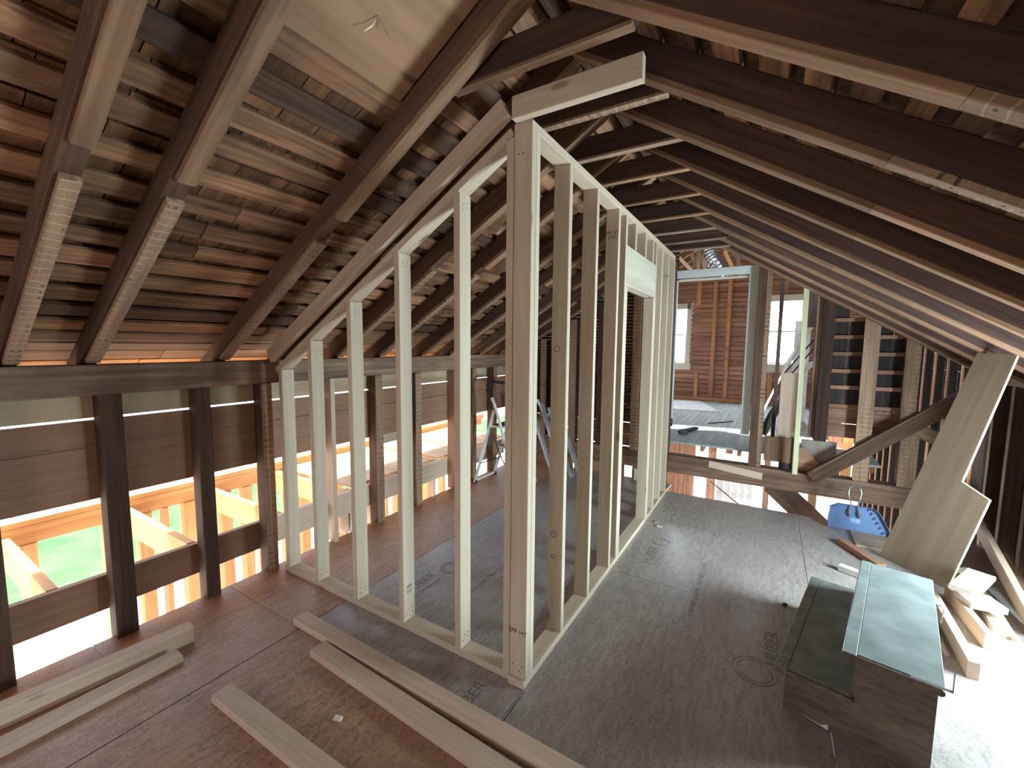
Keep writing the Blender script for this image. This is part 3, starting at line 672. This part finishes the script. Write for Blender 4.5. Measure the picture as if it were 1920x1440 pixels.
for (x, y, z) in ((-.99, YA0 - .0005, .10), (-.955, YA0 - .0005, .07), (-.94, YA0 - .0005, .10), (-.985, YA0 - .0005, 2.48), (-.965, YA0 - .0005, 2.48)):
    mb = MB(); mb.tube([(x, y + .002, z), (x, y - .0006, z)], .0035, 6); mb.build('screw_head', 'blackrubber', pb)
stamp('grade_stamp', 'SPF HT', .034, basis((1, 0, 0), (0, 0, 1), (-.965, YA0 - .0008, .27)), pb)
stamp('grade_stamp', 'SPF HT\n2 KD', .030, basis((1, 0, 0), (0, 0, 1), (-.965, 2.885 - .0008, 2.40)), pb)
stamp('grade_stamp', 'SPF HT', .034, basis((1, 0, 0), (0, 0, 1), (-.965, 4.52 - .0008, 2.35)), pb)
for (y, zz, r) in ((2.066, 1.63, .016), (2.066, .60, .017), (2.066, .47, .012)):
    mb = MB(); mb.tube([(-.975 + r * math.cos(a * PI / 10), y - .0004, zz + r * math.sin(a * PI / 10)) for a in range(20)], .0016, 5, True); mb.build('knot_ring', 'ink', pb)

bd = plank('lumber_board', Vector((-2.945, 1.636, 1.555)), Vector((-1.035, 1.636, 1.555 + 1.910 * .583)), .038, .089, 'newboard', None, (0, 0, 1))
tag(bd, 'long new board nailed to the roof slope above the sloped top plate', 'board')
bd2 = plank('lumber_board', (-.955, 1.569, 2.612), (-.43, 1.569, 2.613), .038, .089, 'new', None, (0, 0, 1)); tag(bd2, 'short new board fixed level above the corner post, near the ridge', 'board')

# ------------------------------------------------------------------ LOOSE BOARDS ON THE FLOOR
def loose(p0, p1, w, h, label, mat='newboard', group=None, up=(0, 0, 1)):
    o = plank('lumber_board', p0, p1, w, h, mat, None, up, .003); tag(o, label, 'board', group); return o
loose((-2.30, 1.385, .0195), (-.15, 1.375, .0195), .089, .038, 'long new board lying flat on the floor, nearest the base of the stud wall')
loose((-1.98, 1.282, .0195), (-.35, 1.235, .0195), .089, .038, 'new board lying flat with a chewed, stapled end, between the two other front floor boards')
loose((-2.10, .870, .0195), (-.75, .905, .0195), .089, .038, 'short new board lying flat on the floor, nearest the camera')
loose((-2.665, .975, .045), (-2.80, -.35, .045), .075, .089, 'bulky board standing on edge along the left kneewall opening')
loose((-2.548, .872, .0195), (-2.558, -.35, .0195), .089, .038, 'thin board with a white painted edge beside the left kneewall board')
box('offcut_stamp', -2.60, -2.515, .68, .75, .0385, .0390, 'inkfaint', None, 0) if False else None

# ------------------------------------------------------------------ STEP UNIT
st = empty('step_unit', (.35, 2.7, 0)); tag(st, 'old two-step wooden stair unit with grey worn treads standing on the floor', 'steps')
o0 = Vector((.120, 2.195, 0)); a_ = math.radians(-11.5); u = Vector((math.cos(a_), math.sin(a_), 0)); v = Vector((-math.sin(a_), math.cos(a_), 0))
def SP(a, b, c): return o0 + u * a + v * b + Vector((0, 0, c))
L = .97
def sbox(name, a0, a1, b0, b1, c0, c1, mat, ch=.002):
    if (b1 - b0) >= (a1 - a0) and (b1 - b0) >= (c1 - c0): return plank(name, SP((a0 + a1) / 2, b0, (c0 + c1) / 2), SP((a0 + a1) / 2, b1, (c0 + c1) / 2), a1 - a0, c1 - c0, mat, st, (0, 0, 1), ch)
    return plank(name, SP(a0, (b0 + b1) / 2, (c0 + c1) / 2), SP(a1, (b0 + b1) / 2, (c0 + c1) / 2), b1 - b0, c1 - c0, mat, st, (0, 0, 1), ch)
mb = MB()
for b in (.0, L - .02):
    mb.prism([SP(.02, b, 0), SP(.50, b, 0), SP(.50, b, .375), SP(.255, b, .375), SP(.255, b, .185), SP(.02, b, .185)], v, .02)
    mb.build('side_panel', 'stairwood', st); mb = MB()
sbox('riser', .022, .040, .02, L - .02, .0, .185, 'stairwood'); sbox('riser', .255, .273, .02, L - .02, .185, .375, 'stairwood'); sbox('back_panel', .482, .50, .02, L - .02, 0, .375, 'stairwood')
t1 = sbox('lower_tread', -.015, .262, -.035, L + .02, .185, .210, 'stairwood', .008); t2 = sbox('upper_tread', .215, .515, -.035, L + .02, .375, .402, 'stairwood', .008)
def sb2(name, a0, a1, b0, b1, c0, c1, mat, par): return plank(name, SP((a0 + a1) / 2, b0, (c0 + c1) / 2), SP((a0 + a1) / 2, b1, (c0 + c1) / 2), a1 - a0, c1 - c0, mat, par, (0, 0, 1), .001)
sb2('tread_covering', .032, .255, -.02, L + .01, .210, .2125, 'vinyldark', t1); sb2('tread_covering', .262, .515, -.02, L + .01, .402, .4045, 'vinyl', t2)
sb2('nosing_strip', -.013, .030, -.034, L + .018, .209, .214, 'vinyldark', t1); sb2('nosing_strip', .217, .260, -.034, L + .018, .401, .4055, 'vinyl', t2)
sb2('metal_nosing', -.0165, -.0135, -.034, L + .018, .200, .213, 'metal', t1); sb2('metal_nosing', .2135, .2165, -.034, L + .018, .392, .405, 'metal', t2)
mb = MB(); mb.obox(SP(.42, -.035, .4075), SP(.535, -.03, .4075), .012, .003); mb.obox(SP(.533, -.03, .408), SP(.533, -.022, .485), .003, .012, v); mb.build('metal_trim_strip', 'metal', st)
mb = MB(); mb.box(0, 0, 0, 0, 0, 0); mb = MB(); mb.tube([SP(.10, -.004, .02), SP(.16, -.004, .012), SP(.19, -.006, .018)], [.001, .002, .012], 8); mb.build('plaster_drip', 'drywall', st)
mb = MB(); mb.tube([SP(.52, .72, .38), SP(.535, .71, .395), SP(.545, .69, .385), SP(.54, .67, .36), SP(.535, .66, .33)], .003, 6); mb.build('cord_loop', 'plaster', st)

# ------------------------------------------------------------------ PLYWOOD PANEL, leaning, with a rectangular notch
pts = [(1.200, 4.099, 1.625), (1.331, 3.938, 1.615), (1.165, 4.006, .748), (1.262, 3.876, .678), (1.129, 3.934, 0), (.832, 4.298, 0)]
B0 = Vector(pts[5]); B1 = Vector(pts[4]); T0 = Vector(pts[0]); nn = (B1 - B0).cross(T0 - B0).normalized()
if nn.dot(Vector((0, 0, 1.65)) - B0) > 0: nn = -nn
ex = (T0 - B0).normalized(); ey = nn.cross(ex)
w_ = Matrix((ex, ey, nn)).transposed().to_4x4(); w_.translation = B0 + Vector((0, 0, .004)); wi = w_.inverted()
lp = [wi @ Vector(p) for p in pts]; k = len(lp)
vs_ = [(p.x, p.y, 0) for p in lp] + [(p.x, p.y, .019) for p in lp]
me = bpy.data.meshes.new('plywood_panel'); fc = [tuple(range(k)), tuple(range(k, 2 * k))[::-1]] + [(i, i + k, (i + 1) % k + k, (i + 1) % k) for i in range(k)]
me.from_pydata(vs_, [], fc); me.materials.append(M['plypanel']); me.materials.append(M['plyedge'])
for i, p in enumerate(me.polygons): p.material_index = 0 if i < 2 else 1
pn = bpy.data.objects.new('notched_plywood_sheet', me); C.objects.link(pn); pn.matrix_basis = w_
tag(pn, 'tall plywood panel with a notched side leaning under the right roof slope', 'panel')

# ------------------------------------------------------------------ DUSTPAN
dp = empty('dustpan', (.75, 4.80, 0)); tag(dp, 'blue dustpan with wire loop handle propped upright against the low beam', 'dustpan')
dX = Vector((.985, -.02, 0)).normalized(); dZ = Vector((0, .22, 1)).normalized(); dN = dX.cross(dZ) * -1   # dN points away from camera
D0 = Vector((.545, 4.77, .005))
def DP_(a, c, n=0): return D0 + dX * a + dZ * c - dN * n if False else D0 + dX * a + dZ * c + Vector((0, -1, .2)).normalized() * n
mb = MB(); outl = [(0, 0), (.435, 0), (.425, .06), (.36, .19), (.31, .225), (.07, .225), (.01, .19), (-.005, .05)]
mb.prism([DP_(a, c, 0) for a, c in outl], Vector((0, 1, -.2)), .004); mb.build('pan', 'blue', dp)
mb = MB()
for i in range(1, len(outl)):
    a = outl[i]; b = outl[(i + 1) % len(outl)]
    if i == len(outl) - 1: b = outl[0]
    mb.obox(DP_(*a, .02), DP_(*b, .02), .003, .045, Vector((0, -1, .2)))
ms = mb.build('rim', 'blue', dp)
for i in range(6):
    mb = MB(); a = .31 + .02 * i; c = .225 - .033 * i * (1 + .02 * i); mb.obox(DP_(a - .03, c - .03, .004), DP_(a, c, .04), .004, .01, Vector((0, -1, .2))); mb.build('corner_rib', 'blue', dp)
for i in range(3): mb = MB(); mb.obox(DP_(.06 - .02 * i, .20 - .012 * i, .004), DP_(.05 - .025 * i, .225 - .016 * i, .04), .004, .01, Vector((0, -1, .2))); mb.build('corner_rib', 'blue', dp)
mb = MB(); hp = []
for i in range(21):
    t = i / 20; ang = PI * (t) ; hp.append(None)
hp = [(.150, .13), (.155, .19), (.158, .24), (.146, .29), (.138, .34), (.146, .385), (.172, .405), (.198, .405), (.222, .385), (.230, .34), (.222, .29), (.212, .24), (.214, .19), (.220, .13)]
mb.tube([DP_(a, c, .022 + .03 * max(0, c - .2)) for a, c in hp], .006, 8); mb.build('handle_loop', 'metal', dp)
for a in (.150, .220): mb = MB(); mb.tube([DP_(a, .12, .012), DP_(a, .15, .026), DP_(a, .185, .024)], [.006, .011, .008], 8); mb.build('handle_socket', 'metal', dp)
mb = MB(); mb.prism([DP_(.155, .075, .0015), DP_(.235, .065, .0015), DP_(.235, .105, .0015), DP_(.155, .112, .0015)], Vector((0, -1, .2)), .001); mb.build('paper_label', 'bluelabel', dp)

# ------------------------------------------------------------------ OFFCUT PILE right
def off(p0, p1, w, h, label, mat='newboard', up=(0, 0, 1)):
    o = plank('wood_offcut', p0, p1, w, h, mat, None, up, .003); tag(o, label, 'wood offcut', 'offcuts piled behind the step unit'); return o
off((.958, 2.90, .0455), (.990, 3.78, .0455), .045, .089, 'thick new offcut on edge, end toward the camera, beside the upper tread')
off((1.118, 3.245, .0455), (1.098, 3.80, .0455), .038, .089, 'new offcut on edge, second from the step unit')
off((1.075, 3.50, .195), (1.245, 3.815, .20), .128, .03, 'short wide whitewashed offcut with stained ends, on top of the pile', 'whiteboard')
off((1.10, 3.585, .108), (1.27, 3.63, .100), .15, .038, 'short white offcut lying under the whitewashed one', 'whiteboard')
off((1.385, 3.50, .05), (1.435, 4.52, .31), .04, .095, 'long offcut sloping down toward the camera at the right of the pile', 'newboard')
off((1.235, 3.42, .02), (1.30, 4.02, .02), .089, .038, 'flat offcut on the floor below the stacked blocks')
off((1.475, 3.72, .06), (1.53, 4.40, .13), .038, .089, 'offcut at the far right leaning along the kneewall')
off((1.20, 4.08, .045), (1.33, 4.16, .045), .10, .085, 'rounded stubby offcut behind the leaning panel foot', 'plypanel')
off((1.50, 3.25, .0195), (1.53, 3.66, .0195), .07, .036, 'thin flat offcut between the sloping one and the kneewall')
off((.600, 4.40, .022), (.80, 4.03, .022), .07, .042, 'brown flat offcut on the floor, left of the plywood panel foot', 'orange')
off((.53, 3.855, .024), (.66, 3.79, .024), .05, .045, 'small white block on the floor behind the lower tread', 'whiteboard')
o = box('plywood_scrap', .70, 1.10, 4.40, 4.73, .001, .018, 'plypanel', None); tag(o, 'flat plywood scrap on the floor under the dustpan', 'plywood scrap')
o = plank('wood_offcut', (.905, 3.05, .008), (.925, 3.55, .008), .02, .015, 'whiteboard', None); tag(o, 'thin strip of wood on the floor, tight beside the step unit', 'wood offcut')
# small scraps
for (x, y, l, r, m, lab) in ((-.845, 3.98, .05, .7, 'orange', 'tiny orange wood chip at the base of the hall partition'), (-.80, 3.90, .045, .1, 'whiteboard', 'tiny white wood block at the base of the hall partition'),
                          (-1.55, 1.07, .035, .4, 'whiteboard', 'tiny pale wood chip on the floor between the front boards'), (.165, 3.10, .03, 1.2, 'old', 'small dark wood sliver behind the lower tread')):
    o = plank('wood_chip', (x, y, .007), (x + l * math.cos(r), y + l * math.sin(r), .007), .022, .012, m, None, ch=.001); tag(o, lab, 'wood chip')
# sawdust
rnd = random.Random(9); mb = MB()
for i in range(1500):
    if i < 850: x = -.9 + abs(rnd.gauss(0, .16)); y = rnd.uniform(3.0, 4.7)
    elif i < 1200: x = rnd.uniform(-.8, .3); y = rnd.uniform(1.6, 4.6)
    else: x = rnd.uniform(-2.6, -.9); y = rnd.uniform(.5, 4.3)
    if (x > .02 and 2.0 < y < 3.4) or (y < 1.44 and x < -.1): continue
    l = rnd.uniform(.004, .016); r = rnd.uniform(0, PI)
    mb.obox((x, y, .0012), (x + l * math.cos(r), y + l * math.sin(r), .0012), rnd.uniform(.0015, .004), .0015)
o = mb.build('sawdust', 'dust'); tag(o, 'scattered sawdust and wood shavings over the subfloor', 'sawdust', kind='stuff')

# ------------------------------------------------------------------ STEP LADDER and LADDER
sl = empty('step_ladder', (-2.75, 4.2, 0)); tag(sl, 'white folding step ladder with black handrail open beside the left kneewall', 'step ladder')
apex = Vector((-2.66, 4.06, .90))
def side_frame(dy):
    f = Vector((-2.93, 4.0 + dy, .01)); t = Vector((-2.66, 4.02 + dy, .90)); b = Vector((-2.36, 4.22 + dy, .01)); return f, t, b
mb = MB()
for dy in (0, .42):
    mb.obox((-2.935, 3.99 + dy, .01), (-2.665, 4.0 + dy, .90), .022, .035, (0, 1, 0))
mb.obox((-2.93, 4.0, .03), (-2.93, 4.42, .03), .03, .022); mb.build('rear_frame', 'whitepaint', sl)
mb = MB()
for dy in (0, .42):
    mb.tube([(-2.71, 4.0 + dy, 1.05), (-2.67, 4.0 + dy, .98), (-2.62, 4.0 + dy, .85), (-2.34, 4.0 + dy, .01)], .016, 8)
mb.build('front_frame', 'whitepaint', sl)
mb = MB(); mb.tube([(-2.705, 4.0, 1.04), (-2.76, 4.0, 1.12), (-2.765, 4.0, 1.18), (-2.72, 4.03, 1.22), (-2.62, 4.1, 1.21), (-2.56, 4.25, 1.17), (-2.62, 4.4, 1.19), (-2.72, 4.42, 1.2), (-2.765, 4.42, 1.15), (-2.705, 4.42, 1.04)], .019, 8); mb.build('handrail', 'blackrubber', sl)
for i, z in enumerate((.70, .47, .24)):
    mb = MB(); xx = -2.60 + .075 * i * 1.05; mb.box(xx - .10, xx + .06, 4.0, 4.42, z, z + .025); s_ = mb.build('step', 'whitepaint', sl)
    mb = MB(); mb.box(xx - .095, xx + .055, 4.01, 4.41, z + .025, z + .029); mb.build('tread_mat', 'blackrubber', s_)
mb = MB(); mb.tube([(-2.72, 3.99, .70), (-2.55, 3.985, .36), (-2.42, 3.99, .12)], .007, 6); mb.tube([(-2.86, 3.99, .25), (-2.63, 4.1, .34)], .007, 6); mb.build('brace_strap', 'blackrubber', sl)
mb = MB()
for dy in (0, .42): mb = MB(); mb.box(-2.955, -2.915, 3.975 + dy, 4.015 + dy, 0, .045); mb.build('rubber_foot', 'blackrubber', sl)

la = empty('extension_ladder', (-2.35, 4.6, 0)); tag(la, 'aluminium extension ladder tipped against the far wall behind the corner post', 'ladder')
def lrail(p0, p1, name='rail'):
    mb = MB(); mb.obox(p0, p1, .028, .075, (0, 1, 0)); return mb.build(name, 'alu', la)
lrail((-2.06, 4.42, .02), (-2.48, 4.60, .80)); lrail((-2.02, 4.78, .02), (-2.42, 4.92, .84)); lrail((-1.97, 4.46, .08), (-2.40, 4.66, .92), 'fly_rail'); lrail((-1.93, 4.80, .08), (-2.36, 4.94, .92), 'fly_rail')
for t in (.12, .38, .64, .9):
    a = Vector((-2.06, 4.42, .02)).lerp(Vector((-2.48, 4.60, .80)), t); b = Vector((-2.02, 4.78, .02)).lerp(Vector((-2.42, 4.92, .84)), t); mb = MB(); mb.tube([a, b], .015, 8); mb.build('rung', 'alu', la)
stamp('rail_lettering', 'LADDER', .04, basis(Vector((-.42, .2, .78)), Vector((-.88, -.1, -.45)), (-2.40, 4.60, .40)), la, 'ink') if False else None
mb = MB(); mb.obox((-2.43, 4.60, .98), (-2.36, 4.62, .84), .004, .06, (0, 1, 0)); mb.build('end_cap', 'whitepaint', la)
o = plank('wood_offcut', (-2.42, 4.30, .02), (-2.50, 4.75, .30), .05, .03, 'oldwarm', None); tag(o, 'dark stick leaning below the ladder rails behind the corner post', 'wood offcut')

# ------------------------------------------------------------------ far opening objects
o = plank('lumber_board', (.278, YD - .06, .375), (.268, YD - .06, 2.27), .045, .020, 'plyedge', None, (0, 1, 0)); tag(o, 'thin upright yellowish new stud standing on the low beam in the far opening', 'board')
o = box('wide_plank', .115, .285, 5.40, 5.43, ZP + .005, 1.375, 'newboard', None); tag(o, 'wide pale plank standing upright in the far opening behind the thin stud', 'board')
o = box('steel_post', .06, .10, 5.9, 5.94, ZP, 2.75, 'slate', None); tag(o, 'slim dark post standing in front of the right far window', 'post')
o = plank('lumber_board', (-.06, 6.0, .80), (.26, 6.4, 1.62), .02, .12, 'drywall', None, (0, 1, 0)); tag(o, 'white board leaning diagonally behind the dark post in the far room', 'board')
mb = MB(); mb.tube([(-.03, 6.1, .56), (.06, 6.14, .80), (.20, 6.2, 1.08)], .05, 14); o = mb.build('black_pipe', 'pipe', smooth=False); tag(o, 'thick black pipe slanting below the white board in the far room', 'pipe')
mb = MB(); mb.box(-.02, .0, 0, 0, 0, 0); 
hr = empty('stair_rail', (.5, 7.6, ZP)); tag(hr, 'white stair rail with dark rods rising at right of the far window', 'stair rail')
plank('hand_rail', (.20, 7.4, 1.35), (.56, 7.7, 2.10), .04, .05, 'whiteboard', hr); 
for dz in (0, .14): mb = MB(); mb.tube([(.18, 7.4, 1.25 - dz), (.55, 7.7, 1.78 - dz)], .010, 6); mb.build('rod', 'slate', hr)
box('rail_panel', .30, .50, 7.75, 7.78, ZP, 2.05, 'drywall', hr)
plank('shelf_edge', (.32, 7.2, 1.22), (.53, 7.5, 1.42), .03, .07, 'grey', hr)
for x0, m in ((.56, 'gableplank'), (.62, 'slate'), (.68, 'beam'), (.74, 'gableplank')): box('upright_board', x0, x0 + .045, 7.8, 7.83, ZP, 2.9, m, hr)
o = box('hanging_panel', .29, .44, 5.9, 5.93, 1.88, 2.55, 'slate', None); tag(o, 'dark ragged panel hanging from the roof right of the far window', 'panel')
mb = MB(); 
for q in range(3): mb.tube([(.50 + .015 * q, 5.6, 2.45), (.505 + .012 * q, 5.6, 2.0), (.47 + .02 * q, 5.6, 1.6), (.48 + .02 * q, 5.6, .9)], .006, 6)
o = mb.build('cable_bundle', 'whiteboard'); tag(o, 'loose pale cables hanging down beside the dark post in the far opening', 'cables')
mb = MB(); mb.tube([(.50 + .045 * math.cos(a), 5.58, 2.02 + .04 * math.sin(a)) for a in [i * PI / 8 for i in range(16)]], .012, 6, True); o = mb.build('cable_coil', 'blackrubber'); tag(o, 'small black coil of cable hooked high on the dark post', 'cable')
mb = MB(); pts_ = [(-.86, 6.85, 3.10), (-.82, 6.83, 2.97), (-.74, 6.8, 2.85), (-.66, 6.8, 2.70), (-.64, 6.8, 2.58)]
fine = []
for i in range(len(pts_) - 1):
    for j in range(6): fine.append(Vector(pts_[i]).lerp(Vector(pts_[i + 1]), j / 6))
mb.tube(fine, [.10 + .008 * (i % 2) for i in range(len(fine))], 16); o = mb.build('duct', 'duct', smooth=False); tag(o, 'crinkled silver foil duct above the grey door casing', 'duct')
o = box('drywall_sheet', -1.75, -1.15, 7.95, 9.3, ZP + .001, ZP + .014, 'drywall', None, 0)
o2 = MB(); bpy.data.objects.remove(o); o2.prism([(-1.85, 7.85, ZP + .002), (-.68, 8.05, ZP + .002), (-1.18, 9.40, ZP + .002), (-1.9, 9.3, ZP + .002)], (0, 0, 1), .013); o = o2.build('drywall_sheet', 'drywall'); tag(o, 'white drywall sheet lying on the far room floor', 'drywall sheet')
mb = MB(); mb.obox((-.93, 5.80, ZP + .03), (-.80, 6.14, ZP + .03), .06, .03); mb.obox((-.95, 5.76, ZP + .02), (-.87, 5.80, ZP + .02), .12, .04); o = mb.build('putty_knife', 'ink'); tag(o, 'small dark-edged tool lying on the far room floor', 'tool')
o = plank('thin_stick', (-.72, 6.75, ZP + .008), (-.42, 7.15, ZP + .008), .02, .012, 'slate', None); tag(o, 'thin dark stick lying on the far room floor', 'stick')

o = plank('thin_stick', (-.49, 5.06, .165), (-.20, 5.0, -.02), .012, .012, 'oldwarm', None); tag(o, 'thin stick slanting in the gap under the low beam', 'stick')
